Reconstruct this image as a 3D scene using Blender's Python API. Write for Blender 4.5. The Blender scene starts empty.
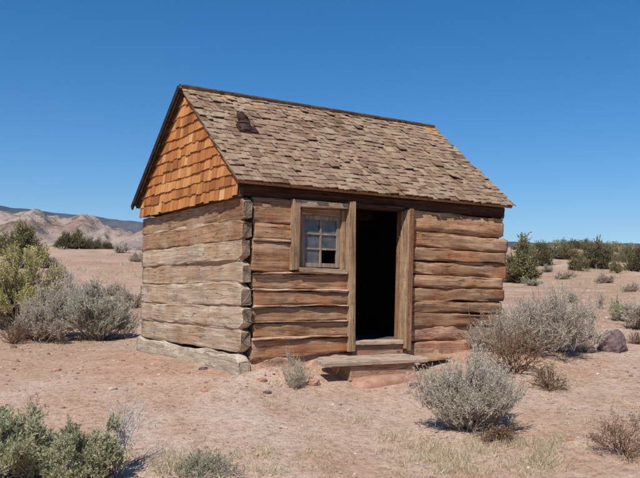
import bpy, math, random
import numpy as np
random.seed(7)
rng = np.random.default_rng(11)
S = bpy.context.scene
COL = S.collection
R = math.radians

# ------------------------------------------------------------------ camera
CAM = np.array([-3.9397, -7.8712, 0.9178])
YAW, PITCH, ROLL, F = 0.5645, 0.0673, 0.0111, 769.55
fw = np.array([math.sin(YAW)*math.cos(PITCH), math.cos(YAW)*math.cos(PITCH), math.sin(PITCH)])
rt = np.array([math.cos(YAW), -math.sin(YAW), 0.0]); up = np.cross(rt, fw)
RT = math.cos(ROLL)*rt + math.sin(ROLL)*up
UP = -math.sin(ROLL)*rt + math.cos(ROLL)*up
def ray(px, py):
    d = (px-320)/F*RT - (py-239)/F*UP + fw
    return d
cd = bpy.data.cameras.new('camera'); cam = bpy.data.objects.new('camera', cd); COL.objects.link(cam)
from mathutils import Matrix, Vector
cam.matrix_world = Matrix(((RT[0], UP[0], -fw[0], CAM[0]), (RT[1], UP[1], -fw[1], CAM[1]), (RT[2], UP[2], -fw[2], CAM[2]), (0, 0, 0, 1)))
cd.sensor_width = 36; cd.sensor_fit = 'HORIZONTAL'; cd.lens = F/640*36
cd.clip_start = .05; cd.clip_end = 30000
S.camera = cam

# ------------------------------------------------------------------ noise
def _h(i, j, s):
    n = (i.astype(np.int64)*374761393 + j.astype(np.int64)*668265263 + s*1442695041) & 0xffffffff
    n = ((n ^ (n >> 13))*1274126177) & 0xffffffff
    n = n ^ (n >> 16)
    return (n & 0xffff)/65535.0
def vnoise(x, y, s=0):
    x = np.asarray(x, float); y = np.asarray(y, float)
    i = np.floor(x); j = np.floor(y); u = x-i; v = y-j
    u = u*u*(3-2*u); v = v*v*(3-2*v)
    a = _h(i, j, s); b = _h(i+1, j, s); c = _h(i, j+1, s); d = _h(i+1, j+1, s)
    return (a*(1-u)+b*u)*(1-v) + (c*(1-u)+d*u)*v - .5
def fbm(x, y, o=4, s=0, g=.5):
    t = 0; a = 1
    for k in range(o):
        t = t + a*vnoise(x*2**k+k*17.3, y*2**k-k*9.1, s+k); a *= g
    return t

# ------------------------------------------------------------------ terrain height
AZ = np.radians([-180, -60, -22.6, -12.8, -5.9, 4.5, 13.2, 22.6, 60, 180])
RR = np.log(np.array([.3, 3, 5.5, 6.9, 8.76, 10, 11, 12, 14, 20, 25, 40, 60, 100, 150, 300, 800, 2500, 9000]))
def row(*v):
    m = sum(v)/len(v)
    return [m, v[0], *v, v[-1], m]
TB = np.array([row(*[-.64]*6), row(*[-.62]*6), row(*[-.46]*6),
    row(-.33, -.30, -.27, -.36, -.34, -.33), row(-.16, -.11, -.05, -.26, -.16, -.2), row(-.11, -.05, 0, .08, .03, -.1),
    row(-.1, -.02, .02, .16, .16, -.03), row(-.09, -.01, .04, .18, .2, .05), row(-.08, .0, .1, .25, .32, .2),
    row(.4, .4, .4, .5, .6, .55), row(.9, .95, .9, .9, .85, .8), row(2.2, 2.3, 2.1, 1.6, 1.5, 1.4),
    row(3.9, 3.9, 3.5, 3.0, 2.9, 2.7), row(5, 5, 5, 5, 5.0, 4.7), row(7, 7, 8, 9, 8.6, 8.0), row(13, 13, 16, 18, 17, 16.5),
    row(20, 20, 28, 34, 34, 34), row(60, 60, 60, 70, 80, 80), row(90, 90, 90, 90, 90, 90)])
_na, _nr = 721, 600
_ga = np.linspace(-math.pi, math.pi, _na); _gr = np.linspace(RR[0], RR[-1], _nr)
_t1 = np.array([np.interp(_gr, RR, TB[:, k]) for k in range(len(AZ))])       # (az, r)
_G = np.array([np.interp(_ga, AZ, _t1[:, k]) for k in range(_nr)]).T          # (na, nr)
def _smooth(a, n, ax):
    k = np.hanning(2*n+1); k /= k.sum()
    p = [(0, 0), (0, 0)]; p[ax] = (n, n)
    b = np.pad(a, p, mode='wrap' if ax == 0 else 'edge')
    return np.apply_along_axis(lambda q: np.convolve(q, k, 'valid'), ax, b)
_G = _smooth(_smooth(_G, 6, 0), 8, 1)
W, D, H = 4.1446, 3.2683, 2.0
def height(x, y):
    x = np.asarray(x, float); y = np.asarray(y, float)
    dx = x-CAM[0]; dy = y-CAM[1]
    r = np.sqrt(dx*dx+dy*dy)+1e-6
    az = np.arctan2(dx, dy)-YAW
    az = (az+math.pi) % (2*math.pi)-math.pi
    fa = (az+math.pi)/(2*math.pi)*(_na-1); fr = (np.clip(np.log(r), RR[0], RR[-1]-1e-6)-RR[0])/(RR[-1]-RR[0])*(_nr-1)
    i = np.clip(np.floor(fa).astype(int), 0, _na-2); j = np.clip(np.floor(fr).astype(int), 0, _nr-2)
    u = fa-i; v = fr-j
    z = (_G[i, j]*(1-u)+_G[i+1, j]*u)*(1-v)+(_G[i, j+1]*(1-u)+_G[i+1, j+1]*u)*v
    amp = np.clip((r-3)/60, .06, 1)
    z = z + fbm(x*.05, y*.05, 3, 3)*2.2*np.clip((r-22)/60, 0, 1)*np.clip(1.6-r/900, .3, 1) + fbm(x*.45, y*.45, 3, 5)*.10*np.clip(r/20, .35, 1.5) + fbm(x*2.3, y*2.3, 3, 8)*.022
    z = z + .13*np.exp(-(((x-.34)/.42)**2+((y+.12)/.24)**2)) + .05*np.exp(-(((x-.9)/.5)**2+((y+.2)/.3)**2))
    # inside the cabin the ground lies under the floor; the step sits in a small washed-out hollow
    ins = np.clip((x-.15)/.3, 0, 1)*np.clip((W-.15-x)/.3, 0, 1)*np.clip((y-.15)/.3, 0, 1)*np.clip((D-.15-y)/.3, 0, 1)
    z = z*(1-ins)+np.minimum(z, .02)*ins
    return z
def hz(x, y): return float(height(np.array([x]), np.array([y]))[0])
_ts = 3.0*np.exp(np.arange(1600)*.0033)
def ground_at(px, py):
    d = ray(px, py)
    p = CAM+d*_ts[:, None]
    h = p[:, 2] < height(p[:, 0], p[:, 1])
    i = int(np.argmax(h)) if h.any() else len(_ts)-1
    q = p[i].copy(); q[2] = hz(q[0], q[1]); return q
def at_depth(px, depth):
    d = ray(px, 288); p = CAM+d*depth
    return np.array([p[0], p[1], hz(p[0], p[1])])
def depth_of(p): return float((np.asarray(p)-CAM)@fw)

# ------------------------------------------------------------------ mesh helpers
class MB:
    def __init__(s): s.v = []; s.f = []; s.a = []; s.n = 0
    def add(s, v, f, a=0.0):
        v = np.asarray(v, float)
        s.v.append(v); s.f += [tuple(int(i)+s.n for i in q) for q in f]
        s.a.append(np.full(len(v), a) if np.isscalar(a) else np.asarray(a, float)); s.n += len(v)
    def box(s, c, d, rot=None, a=0.0, jit=0.0):
        c = np.asarray(c, float); d = np.asarray(d, float)/2
        v = np.array([[x, y, z] for z in (-1, 1) for y in (-1, 1) for x in (-1, 1)], float)*d
        if jit: v += rng.uniform(-jit, jit, v.shape)
        if rot is not None: v = v@np.asarray(rot).T
        s.add(v+c, [(0, 2, 3, 1), (4, 5, 7, 6), (0, 1, 5, 4), (2, 6, 7, 3), (0, 4, 6, 2), (1, 3, 7, 5)], a)
    def build(s, name, mat, root=None, smooth=False, bevel=0):
        me = bpy.data.meshes.new(name)
        v = np.concatenate(s.v) if s.v else np.zeros((0, 3))
        if root is not None: v = v-np.array(root_loc(root))
        me.from_pydata(v.tolist(), [], s.f)
        at = me.attributes.new('rnd', 'FLOAT', 'POINT'); at.data.foreach_set('value', np.concatenate(s.a).astype(np.float32))
        if smooth: me.polygons.foreach_set('use_smooth', [True]*len(me.polygons))
        me.update()
        if mat is not None: me.materials.append(mat)
        o = bpy.data.objects.new(name, me); COL.objects.link(o)
        if root is not None: o.parent = root
        if bevel:
            m = o.modifiers.new('bevel', 'BEVEL'); m.width = bevel; m.segments = 2; m.limit_method = 'ANGLE'
        return o
def root_loc(o):
    l = np.zeros(3)
    while o is not None:
        l = l+np.array(o.location); o = o.parent
    return l
def mesh_np(name, v, f, mat, a=None, smooth=False, parent=None):
    """fast mesh of equal-sized faces"""
    me = bpy.data.meshes.new(name); k = f.shape[1]
    me.vertices.add(len(v)); me.vertices.foreach_set('co', np.ascontiguousarray(v, np.float32).ravel())
    me.loops.add(f.size); me.loops.foreach_set('vertex_index', np.ascontiguousarray(f, np.int32).ravel())
    me.polygons.add(len(f)); me.polygons.foreach_set('loop_start', np.arange(0, f.size, k, dtype=np.int32))
    me.polygons.foreach_set('loop_total', np.full(len(f), k, np.int32))
    if smooth: me.polygons.foreach_set('use_smooth', np.ones(len(f), bool))
    me.update(calc_edges=True)
    if a is not None:
        at = me.attributes.new('rnd', 'FLOAT', 'POINT'); at.data.foreach_set('value', a.astype(np.float32))
    if mat is not None: me.materials.append(mat)
    o = bpy.data.objects.new(name, me); COL.objects.link(o)
    if parent is not None: o.parent = parent
    return o
def tag(o, label, cat, group=None, kind=None):
    if label: o['label'] = label
    if cat: o['category'] = cat
    if group: o['group'] = group
    if kind: o['kind'] = kind
    return o
def empty(name, loc, label=None, cat=None, group=None):
    o = bpy.data.objects.new(name, None); o.location = [float(q) for q in loc]; COL.objects.link(o)
    o.empty_display_size = .2
    return tag(o, label, cat, group)

# ------------------------------------------------------------------ materials
def mat(name, rough=.9, spec=.2):
    m = bpy.data.materials.new(name); m.use_nodes = True
    nt = m.node_tree; b = nt.nodes['Principled BSDF']
    b.inputs['Roughness'].default_value = rough; b.inputs['Specular IOR Level'].default_value = spec
    return m, nt, b
def N(nt, t, **k):
    n = nt.nodes.new(t)
    for a, v in k.items():
        if a.startswith('i_'):
            key = a[2:].replace('_', ' ')
            n.inputs[int(key) if key.isdigit() else key].default_value = v
        else: setattr(n, a, v)
    return n
def ramp(nt, stops, fac):
    n = nt.nodes.new('ShaderNodeValToRGB'); e = n.color_ramp.elements
    while len(e) < len(stops): e.new(.5)
    for q, (p, c) in zip(e, stops):
        q.position = p; q.color = (*c, 1) if len(c) == 3 else c
    nt.links.new(fac, n.inputs[0]); return n.outputs[0]
def mixc(nt, mode, fac, a, b):
    n = nt.nodes.new('ShaderNodeMix'); n.data_type = 'RGBA'; n.blend_type = mode
    for sock, val in ((n.inputs[0], fac), (n.inputs[6], a), (n.inputs[7], b)):
        if hasattr(val, 'links'): nt.links.new(val, sock)
        else: sock.default_value = val if not isinstance(val, tuple) else ((*val, 1) if len(val) == 3 else val)
    return n.outputs[2]
def math_(nt, op, a, b=0.0, clamp=False):
    n = nt.nodes.new('ShaderNodeMath'); n.operation = op; n.use_clamp = clamp
    for sock, val in ((n.inputs[0], a), (n.inputs[1], b)):
        if hasattr(val, 'links'): nt.links.new(val, sock)
        else: sock.default_value = val
    return n.outputs[0]
def noise(nt, vec, scale, detail=4, rough=.6, dist=0.0):
    n = N(nt, 'ShaderNodeTexNoise'); n.inputs['Scale'].default_value = scale; n.inputs['Detail'].default_value = detail
    n.inputs['Roughness'].default_value = rough; n.inputs['Distortion'].default_value = dist
    if vec is not None: nt.links.new(vec, n.inputs['Vector'])
    return n.outputs['Fac']
def mapping(nt, vec, scale=(1, 1, 1)):
    n = N(nt, 'ShaderNodeMapping'); n.inputs['Scale'].default_value = scale
    nt.links.new(vec, n.inputs['Vector']); return n.outputs[0]
def bump(nt, b, hgt, dist, strength=1.0):
    n = N(nt, 'ShaderNodeBump'); n.inputs['Strength'].default_value = strength; n.inputs['Distance'].default_value = dist
    nt.links.new(hgt, n.inputs['Height']); nt.links.new(n.outputs[0], b.inputs['Normal'])
def attr(nt, name='rnd'):
    n = N(nt, 'ShaderNodeAttribute'); n.attribute_name = name; return n.outputs['Fac']

def wood(name, axis, c_dark, c_mid, c_light, stain=None, var=.35, crack=.75, bd=.008):
    """weathered timber, the grain runs along the axis"""
    m, nt, b = mat(name, .88, .15)
    tc = N(nt, 'ShaderNodeTexCoord').outputs['Object']
    oi = N(nt, 'ShaderNodeObjectInfo').outputs['Random']
    va = N(nt, 'ShaderNodeVectorMath', operation='ADD'); nt.links.new(tc, va.inputs[0])
    cmb = N(nt, 'ShaderNodeCombineXYZ'); q = math_(nt, 'MULTIPLY', oi, 31.0)
    for k in range(3): nt.links.new(q, cmb.inputs[k])
    nt.links.new(cmb.outputs[0], va.inputs[1]); vec = va.outputs[0]
    sc = [9, 9, 9]; sc[axis] = .7
    v1 = mapping(nt, vec, tuple(sc))
    g1 = noise(nt, v1, 1.6, 6, .65, .6)
    sc2 = [60, 60, 60]; sc2[axis] = 1.6
    g2 = noise(nt, mapping(nt, vec, tuple(sc2)), 1.0, 3, .6)
    big = noise(nt, vec, 1.7, 3, .55)
    base = ramp(nt, [(.28, c_dark), (.5, c_mid), (.74, c_light)], g1)
    sc6 = [170, 170, 170]; sc6[axis] = 3.5
    g3 = noise(nt, mapping(nt, vec, tuple(sc6)), 1.0, 2, .6)
    g2 = math_(nt, 'ADD', math_(nt, 'MULTIPLY', g2, .6), math_(nt, 'MULTIPLY', g3, .4))
    fine = ramp(nt, [(.32, (.42, .41, .40)), (.5, (.95, .95, .95)), (.66, (1.35, 1.35, 1.34))], g2)
    c = mixc(nt, 'MULTIPLY', .75, base, fine)
    tone = ramp(nt, [(0, (1-var,)*3), (1, (1+var*.6,)*3)], oi)
    c = mixc(nt, 'MULTIPLY', 1.0, c, tone)
    if stain:
        st = ramp(nt, [(.46, (0, 0, 0)), (.66, (1, 1, 1))], big)
        c = mixc(nt, 'MIX', st, c, mixc(nt, 'MULTIPLY', .6, stain, fine))
    # drying checks: thin long dark cracks
    sc3 = [7, 7, 7]; sc3[axis] = .45
    ck = noise(nt, mapping(nt, vec, tuple(sc3)), 2.3, 2, .4, .3)
    ck = math_(nt, 'ABSOLUTE', math_(nt, 'SUBTRACT', ck, .5))
    ckm = ramp(nt, [(.0, (1, 1, 1)), (.016, (0, 0, 0))], ck)
    msk = ramp(nt, [(.5, (0, 0, 0)), (.6, (1, 1, 1))], noise(nt, vec, 3.1, 2))
    ckm = math_(nt, 'MULTIPLY', ckm, msk)
    c = mixc(nt, 'MIX', math_(nt, 'MULTIPLY', ckm, crack), c, tuple(k*.25 for k in c_dark))
    sc4 = [22, 22, 22]; sc4[axis] = 1.1
    c4 = math_(nt, 'ABSOLUTE', math_(nt, 'SUBTRACT', noise(nt, mapping(nt, vec, tuple(sc4)), 2.0, 3, .5, .2), .5))
    c4m = math_(nt, 'MULTIPLY', ramp(nt, [(.0, (1, 1, 1)), (.022, (0, 0, 0))], c4), ramp(nt, [(.47, (0, 0, 0)), (.56, (1, 1, 1))], noise(nt, vec, 4.3, 3)))
    c = mixc(nt, 'MIX', math_(nt, 'MULTIPLY', c4m, crack*.8), c, tuple(k*.35 for k in c_dark))
    vk = N(nt, 'ShaderNodeTexVoronoi'); vk.inputs['Scale'].default_value = 1.0
    sk_ = [6.5, 6.5, 6.5]; sk_[axis] = 2.6
    nt.links.new(mapping(nt, vec, tuple(sk_)), vk.inputs['Vector'])
    kn = ramp(nt, [(.05, (1, 1, 1)), (.12, (0, 0, 0))], vk.outputs['Distance'])
    c = mixc(nt, 'MIX', math_(nt, 'MULTIPLY', kn, .6*min(1, crack*1.6)), c, tuple(k*.45 for k in c_dark))
    ckm = math_(nt, 'ADD', ckm, math_(nt, 'MULTIPLY', c4m, .5))
    sc5 = [2.5, 2.5, 2.5]; sc5[axis] = 11
    axe = noise(nt, mapping(nt, vec, tuple(sc5)), 1.0, 2, .5, .8)
    g1 = math_(nt, 'ADD', g1, math_(nt, 'MULTIPLY', axe, .9*min(1, crack*1.6)))
    nt.links.new(c, b.inputs['Base Color'])
    hh = math_(nt, 'SUBTRACT', math_(nt, 'ADD', g1, math_(nt, 'MULTIPLY', g2, .45)), math_(nt, 'MULTIPLY', ckm, .9))
    bump(nt, b, hh, bd, .9)
    return m

M = {}
M['front_x'] = wood('front_log_wood', 0, (.185, .09, .042), (.395, .228, .128), (.55, .37, .235), stain=(.36, .15, .066), var=.28)
M['low_log'] = wood('red_dusted_low_log_wood', 0, (.24, .115, .065), (.43, .25, .165), (.55, .37, .265), stain=(.42, .20, .12), var=.1)
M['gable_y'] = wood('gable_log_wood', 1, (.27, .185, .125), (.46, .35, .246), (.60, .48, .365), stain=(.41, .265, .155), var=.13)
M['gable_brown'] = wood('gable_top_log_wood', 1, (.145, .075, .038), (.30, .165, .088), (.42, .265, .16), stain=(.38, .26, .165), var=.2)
M['sill_y'] = wood('sill_log_wood', 1, (.31, .24, .165), (.50, .40, .295), (.63, .53, .42), var=.1)
M['frame_z'] = wood('upright_board_wood', 2, (.19, .11, .058), (.36, .235, .14), (.52, .385, .26), var=.15)
M['frame_x'] = wood('crosswise_board_wood', 0, (.22, .14, .08), (.41, .285, .18), (.58, .45, .32), var=.15)
M['post_red'] = wood('reddish_post_wood', 2, (.18, .08, .038), (.32, .155, .078), (.44, .255, .145), var=.1)
M['strip'] = wood('pole_strip_wood', 0, (.36, .22, .13), (.54, .37, .25), (.68, .53, .41), var=.12, crack=.2)
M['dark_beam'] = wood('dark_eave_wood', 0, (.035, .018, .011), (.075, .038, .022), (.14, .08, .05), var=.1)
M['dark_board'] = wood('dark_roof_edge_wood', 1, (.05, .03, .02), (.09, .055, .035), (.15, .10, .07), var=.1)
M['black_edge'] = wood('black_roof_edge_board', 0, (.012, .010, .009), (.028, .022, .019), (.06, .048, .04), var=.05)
M['plank'] = wood('step_plank_wood', 0, (.33, .23, .155), (.50, .37, .27), (.62, .49, .385), var=.1)
M['plank_brown'] = wood('step_riser_wood', 0, (.27, .15, .085), (.42, .26, .16), (.54, .38, .26), var=.15)
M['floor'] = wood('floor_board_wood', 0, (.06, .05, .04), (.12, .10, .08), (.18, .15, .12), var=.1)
M['sash'] = wood('sash_wood', 2, (.17, .125, .085), (.29, .225, .16), (.42, .345, .265), var=.1, crack=.3, bd=.002)

def shingle_mat(name, stops, grain_axis_scale, patch=None, axis=(40, 3, 3)):
    m, nt, b = mat(name, .9, .12)
    tc = N(nt, 'ShaderNodeTexCoord').outputs['Object']
    a = attr(nt)
    c = ramp(nt, stops, a)
    g = noise(nt, mapping(nt, tc, axis), 1.0, 4, .65)
    fine = ramp(nt, [(.3, (.6, .58, .55)), (.7, (1.22, 1.22, 1.2))], g)
    c = mixc(nt, 'MULTIPLY', .85, c, fine)
    if patch:
        bg = noise(nt, tc, 1.3, 4, .6)
        st = ramp(nt, [(.45, (0, 0, 0)), (.7, (.75, .75, .75))], bg)
        c = mixc(nt, 'MIX', st, c, mixc(nt, 'MULTIPLY', .8, patch, fine))
    nt.links.new(c, b.inputs['Base Color'])
    bump(nt, b, g, .004, .8)
    return m
M['roof'] = shingle_mat('roof_shingle_wood', [(0, (.115, .068, .038)), (.3, (.235, .152, .097)), (.5, (.32, .222, .15)), (.7, (.36, .265, .18)), (.85, (.345, .275, .18)), (.96, (.45, .36, .24)), (1, (.47, .265, .115))], 0, patch=(.31, .205, .14))
M['shake'] = shingle_mat('gable_shingle_wood', [(0, (.26, .095, .034)), (.35, (.40, .155, .05)), (.7, (.53, .235, .08)), (.9, (.60, .31, .12)), (1, (.68, .42, .21))], 0, axis=(3, 40, 3), patch=(.45, .17, .05))

def simple(name, c1, c2, scale, rough=.9, bd=.01, spec=.2, detail=5):
    m, nt, b = mat(name, rough, spec)
    tc = N(nt, 'ShaderNodeTexCoord').outputs['Object']
    n = noise(nt, tc, scale, detail, .65)
    nt.links.new(ramp(nt, [(.3, c1), (.7, c2)], n), b.inputs['Base Color'])
    bump(nt, b, n, bd, .8)
    return m
M['rust'] = simple('rusted_pipe_metal', (.018, .010, .008), (.075, .032, .022), 18, .75, .004, .3)
m, nt, b = mat('log_end_grain', .95, .1)
tc = N(nt, 'ShaderNodeTexCoord').outputs['Object']
wv = N(nt, 'ShaderNodeTexVoronoi'); wv.feature = 'DISTANCE_TO_EDGE'; wv.inputs['Scale'].default_value = 5; nt.links.new(tc, wv.inputs['Vector'])
e1 = ramp(nt, [(.0, (.07, .05, .034)), (.022, (.19, .14, .10)), (.3, (.31, .24, .175))], wv.outputs['Distance'])
e2 = noise(nt, tc, 40, 3)
nt.links.new(mixc(nt, 'MULTIPLY', .8, e1, ramp(nt, [(.3, (.5, .48, .45)), (.7, (1.15, 1.15, 1.15))], e2)), b.inputs['Base Color']); bump(nt, b, math_(nt, 'ADD', e2, wv.outputs['Distance']), .01, .9); M['end_grain'] = m
M['void'] = simple('painted_interior_shade', (.03, .022, .016), (.06, .043, .03), 6)  # darkness of the unlit interior put into the panel colour
M['stone_red'] = simple('red_sandstone', (.30, .15, .095), (.47, .28, .19), 9, .95, .02)
M['chink'] = simple('pale_mud_chinking', (.36, .27, .19), (.52, .42, .32), 22, .95, .012)
M['stone_pale'] = simple('pale_stone', (.36, .25, .19), (.52, .40, .32), 12, .95, .015)
M['rock_dark'] = simple('dark_purple_rock', (.105, .068, .066), (.21, .145, .14), 11, .85, .03)
M['pebble'] = None
m, nt, b = mat('gravel_stone', .9); a = attr(nt)
nt.links.new(ramp(nt, [(0, (.16, .09, .065)), (.45, (.36, .23, .17)), (.8, (.48, .36, .29)), (1, (.60, .52, .46))], a), b.inputs['Base Color']); M['pebble'] = m
m, nt, b = mat('dusty_window_glass', .12, .6)
tc = N(nt, 'ShaderNodeTexCoord').outputs['Object']
n = noise(nt, tc, 9, 4)
nt.links.new(ramp(nt, [(.3, (.04, .05, .06)), (.7, (.15, .165, .175))], n), b.inputs['Base Color'])
b.inputs['Transmission Weight'].default_value = .25; b.inputs['IOR'].default_value = 1.5; M['glass'] = m

def leaf(name, stops, trans=.38):
    m, nt, b = mat(name, .8, .15)
    c = ramp(nt, stops, attr(nt)); nt.links.new(c, b.inputs['Base Color'])
    t = N(nt, 'ShaderNodeBsdfTranslucent'); nt.links.new(c, t.inputs[0])
    x = N(nt, 'ShaderNodeMixShader'); x.inputs[0].default_value = trans
    nt.links.new(b.outputs[0], x.inputs[1]); nt.links.new(t.outputs[0], x.inputs[2])
    nt.links.new(x.outputs[0], nt.nodes['Material Output'].inputs[0]); return m
M['sage'] = leaf('grey_sage_leaf', [(0, (.45, .40, .30)), (.5, (.64, .59, .46)), (1, (.78, .74, .62))], .5)
M['sage_blue'] = leaf('blue_sage_leaf', [(0, (.33, .315, .225)), (.5, (.54, .525, .40)), (1, (.69, .67, .54))], .45)
M['sage_tan'] = leaf('tan_sage_leaf', [(0, (.31, .26, .19)), (.5, (.50, .44, .34)), (1, (.63, .57, .47))])
M['sage_green'] = leaf('green_sage_leaf', [(0, (.24, .25, .12)), (.5, (.47, .47, .265)), (1, (.63, .62, .42))], .45)
M['yellow'] = leaf('yellow_brush_leaf', [(0, (.34, .31, .10)), (.5, (.60, .54, .19)), (1, (.72, .65, .31))])
M['juniper'] = leaf('juniper_leaf', [(0, (.06, .062, .022)), (.5, (.13, .13, .048)), (1, (.22, .21, .085))], .1)
M['juniper_olive'] = leaf('olive_juniper_leaf', [(0, (.115, .11, .036)), (.5, (.24, .225, .085)), (1, (.36, .33, .15))], .12)
M['dry_leaf'] = leaf('dry_brown_leaf', [(0, (.13, .075, .045)), (.5, (.26, .165, .10)), (1, (.40, .29, .19))])
M['straw'] = leaf('straw_grass', [(0, (.36, .28, .16)), (.5, (.54, .45, .29)), (1, (.66, .58, .41))], .25)
M['weed'] = leaf('pale_weed_leaf', [(0, (.20, .19, .11)), (.5, (.34, .33, .21)), (1, (.47, .45, .32))], .25)
def barkm(name, c1, c2):
    m, nt, b = mat(name, .9, .1); nt.links.new(ramp(nt, [(0, c1), (1, c2)], attr(nt)), b.inputs['Base Color']); return m
M['twig'] = barkm('grey_twig_bark', (.26, .205, .16), (.54, .465, .385))
M['twig_brown'] = barkm('brown_twig_bark', (.10, .055, .035), (.30, .19, .12))
M['twig_white'] = barkm('bleached_twig_bark', (.40, .37, .33), (.62, .60, .56))
M['bark'] = barkm('juniper_bark', (.11, .08, .06), (.22, .17, .13))

# ground
def dirt(name, c1, c2, c3):
  m, nt, b = mat(name, .95, .1)
  geo = N(nt, 'ShaderNodeNewGeometry').outputs['Position']
  n1 = noise(nt, geo, .22, 5, .6); n2 = noise(nt, geo, 1.6, 5, .62); n3 = noise(nt, geo, 14, 4, .7); n4 = noise(nt, geo, 70, 3, .6)
  c = ramp(nt, [(.35, c1), (.5, c2), (.66, c3)], math_(nt, 'ADD', math_(nt, 'MULTIPLY', n1, .55), math_(nt, 'MULTIPLY', n2, .45)))
  c = mixc(nt, 'MULTIPLY', .8, c, ramp(nt, [(.32, (.56, .52, .5)), (.5, (1, 1, 1)), (.68, (1.2, 1.21, 1.22))], n3))
  c = mixc(nt, 'MULTIPLY', .55, c, ramp(nt, [(.36, (.6, .56, .54)), (.5, (1, 1, 1)), (.66, (1.2, 1.2, 1.2))], n4))
  vo = N(nt, 'ShaderNodeTexVoronoi'); vo.inputs['Scale'].default_value = 26; nt.links.new(geo, vo.inputs['Vector'])
  pm = ramp(nt, [(.16, (1, 1, 1)), (.24, (0, 0, 0))], vo.outputs['Distance'])
  pk = ramp(nt, [(.55, (0, 0, 0)), (.62, (1, 1, 1))], noise(nt, geo, 5, 3))
  pe = math_(nt, 'MULTIPLY', pm, pk)
  c = mixc(nt, 'MIX', math_(nt, 'MULTIPLY', pe, .5), c, mixc(nt, 'MIX', vo.outputs['Color'], (.24, .15, .11), (.50, .40, .33)))
  nt.links.new(c, b.inputs['Base Color'])
  hh = math_(nt, 'ADD', math_(nt, 'ADD', math_(nt, 'MULTIPLY', n3, .6), math_(nt, 'MULTIPLY', n4, .25)), math_(nt, 'MULTIPLY', pe, .35))
  bump(nt, b, hh, .045, .9)
  return m
M['dirt'] = dirt('red_sandy_dirt', (.37, .216, .138), (.46, .308, .217), (.525, .402, .315))
M['mud'] = dirt('red_mud_bank', (.38, .205, .125), (.46, .285, .19), (.52, .365, .265))
# badlands
m, nt, b = mat('striped_badland_clay', .95, .05)
geo = N(nt, 'ShaderNodeNewGeometry').outputs['Position']
sx = N(nt, 'ShaderNodeSeparateXYZ'); nt.links.new(geo, sx.inputs[0])
w = math_(nt, 'ADD', math_(nt, 'MULTIPLY', sx.outputs[2], .010), math_(nt, 'MULTIPLY', noise(nt, geo, .012, 6, .65), .9))
st = noise(nt, None, 1, 0); n1d = N(nt, 'ShaderNodeTexNoise'); n1d.noise_dimensions = '1D'; nt.links.new(w, n1d.inputs['W']); n1d.inputs['Scale'].default_value = 7; n1d.inputs['Detail'].default_value = 3
c = ramp(nt, [(.3, (.25, .15, .115)), (.42, (.29, .215, .175)), (.5, (.37, .29, .23)), (.58, (.26, .20, .18)), (.7, (.42, .34, .27))], n1d.outputs['Fac'])
sp = ramp(nt, [(.53, (0, 0, 0)), (.58, (1, 1, 1))], noise(nt, geo, .09, 5, .75))
c = mixc(nt, 'MIX', math_(nt, 'MULTIPLY', sp, .75), c, (.09, .085, .05))
nt.links.new(c, b.inputs['Base Color']); bump(nt, b, noise(nt, geo, .05, 6, .65), 8, .8); M['badland'] = m
m, nt, b = mat('wooded_mesa', .95, .05)
geo = N(nt, 'ShaderNodeNewGeometry').outputs['Position']
c = ramp(nt, [(.36, (.035, .04, .045)), (.56, (.065, .07, .075)), (.72, (.15, .125, .115))], noise(nt, geo, .008, 6, .7))
nt.links.new(c, b.inputs['Base Color']); M['mesa'] = m

# ------------------------------------------------------------------ ground sheet and far hills
def polar_sheet(name, az, rr, zf, mat_, label=None):
    A, Q = np.meshgrid(az, rr, indexing='ij')
    X = CAM[0]+Q*np.sin(A+YAW); Y = CAM[1]+Q*np.cos(A+YAW); Z = zf(X, Y, A, Q)
    v = np.stack([X, Y, Z], -1).reshape(-1, 3); na, nr = len(az), len(rr)
    i = np.arange(na*nr).reshape(na, nr)
    f = np.stack([i[:-1, :-1], i[:-1, 1:], i[1:, 1:], i[1:, :-1]], -1).reshape(-1, 4)
    o = mesh_np(name, v, f, mat_, smooth=True); o['kind'] = 'structure'
    return o
az = np.radians(np.concatenate([np.linspace(-180, -36, 60)[:-1], np.linspace(-36, 36, 560)[:-1], np.linspace(36, 180, 60)]))
rr = np.concatenate([[.02], np.exp(np.linspace(math.log(.5), math.log(2.6), 18))[:-1], np.exp(np.linspace(math.log(2.6), math.log(40), 340))[:-1], np.exp(np.linspace(math.log(40), math.log(4400), 120))])
polar_sheet('ground', az, rr, lambda X, Y, A, Q: height(X, Y), M['dirt'])
def hills_z(X, Y, A, Q):
    crest = np.interp(A, np.radians([-50, -22.6, -19, -17, -15.5, -14.2, -12.5, -9, 0, 12]), [57, 58, 59, 56, 50, 45, 40, 31, 18, 5])
    ax = A*600
    t = np.clip((Q-330)/270, 0, 1)
    prof = t*t*(3-2*t)*(1-np.clip((Q-640)/500, 0, 1)*.35)
    rid = 1-2*np.abs(fbm(ax*.012+Q*.002, Q*.006, 4, 31))
    gul = 1-2*np.abs(fbm(ax*.045, Q*.012, 3, 41))
    z = crest*prof*(.86+.15*(rid-.6)) + (gul-.7)*9*t+fbm(ax*.11, Q*.05, 3, 45)*6*t
    cone = lambda a0, q0, hgt, wd: np.maximum(0, hgt*(1-np.sqrt(((A-math.radians(a0))*q0)**2+((Q-q0)*.8)**2)/wd))
    z = np.minimum(z, crest*.95+fbm(ax*.03, Q*.01, 3, 47)*5)
    z = np.maximum(z, 14+cone(-15.1, 450, 21, 46)+(gul-.7)*3*(cone(-15.1, 450, 21, 46) > 0))
    z = np.maximum(z, 14+cone(-12.6, 430, 19, 34))
    edge = np.clip((np.degrees(A)+48)/6, 0, 1)*np.clip((12-np.degrees(A))/6, 0, 1)*np.clip((Q-330)/40, 0, 1)
    return -10+(z+12)*edge+(fbm(X*.08, Y*.08, 2, 9)*2)*edge
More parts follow.
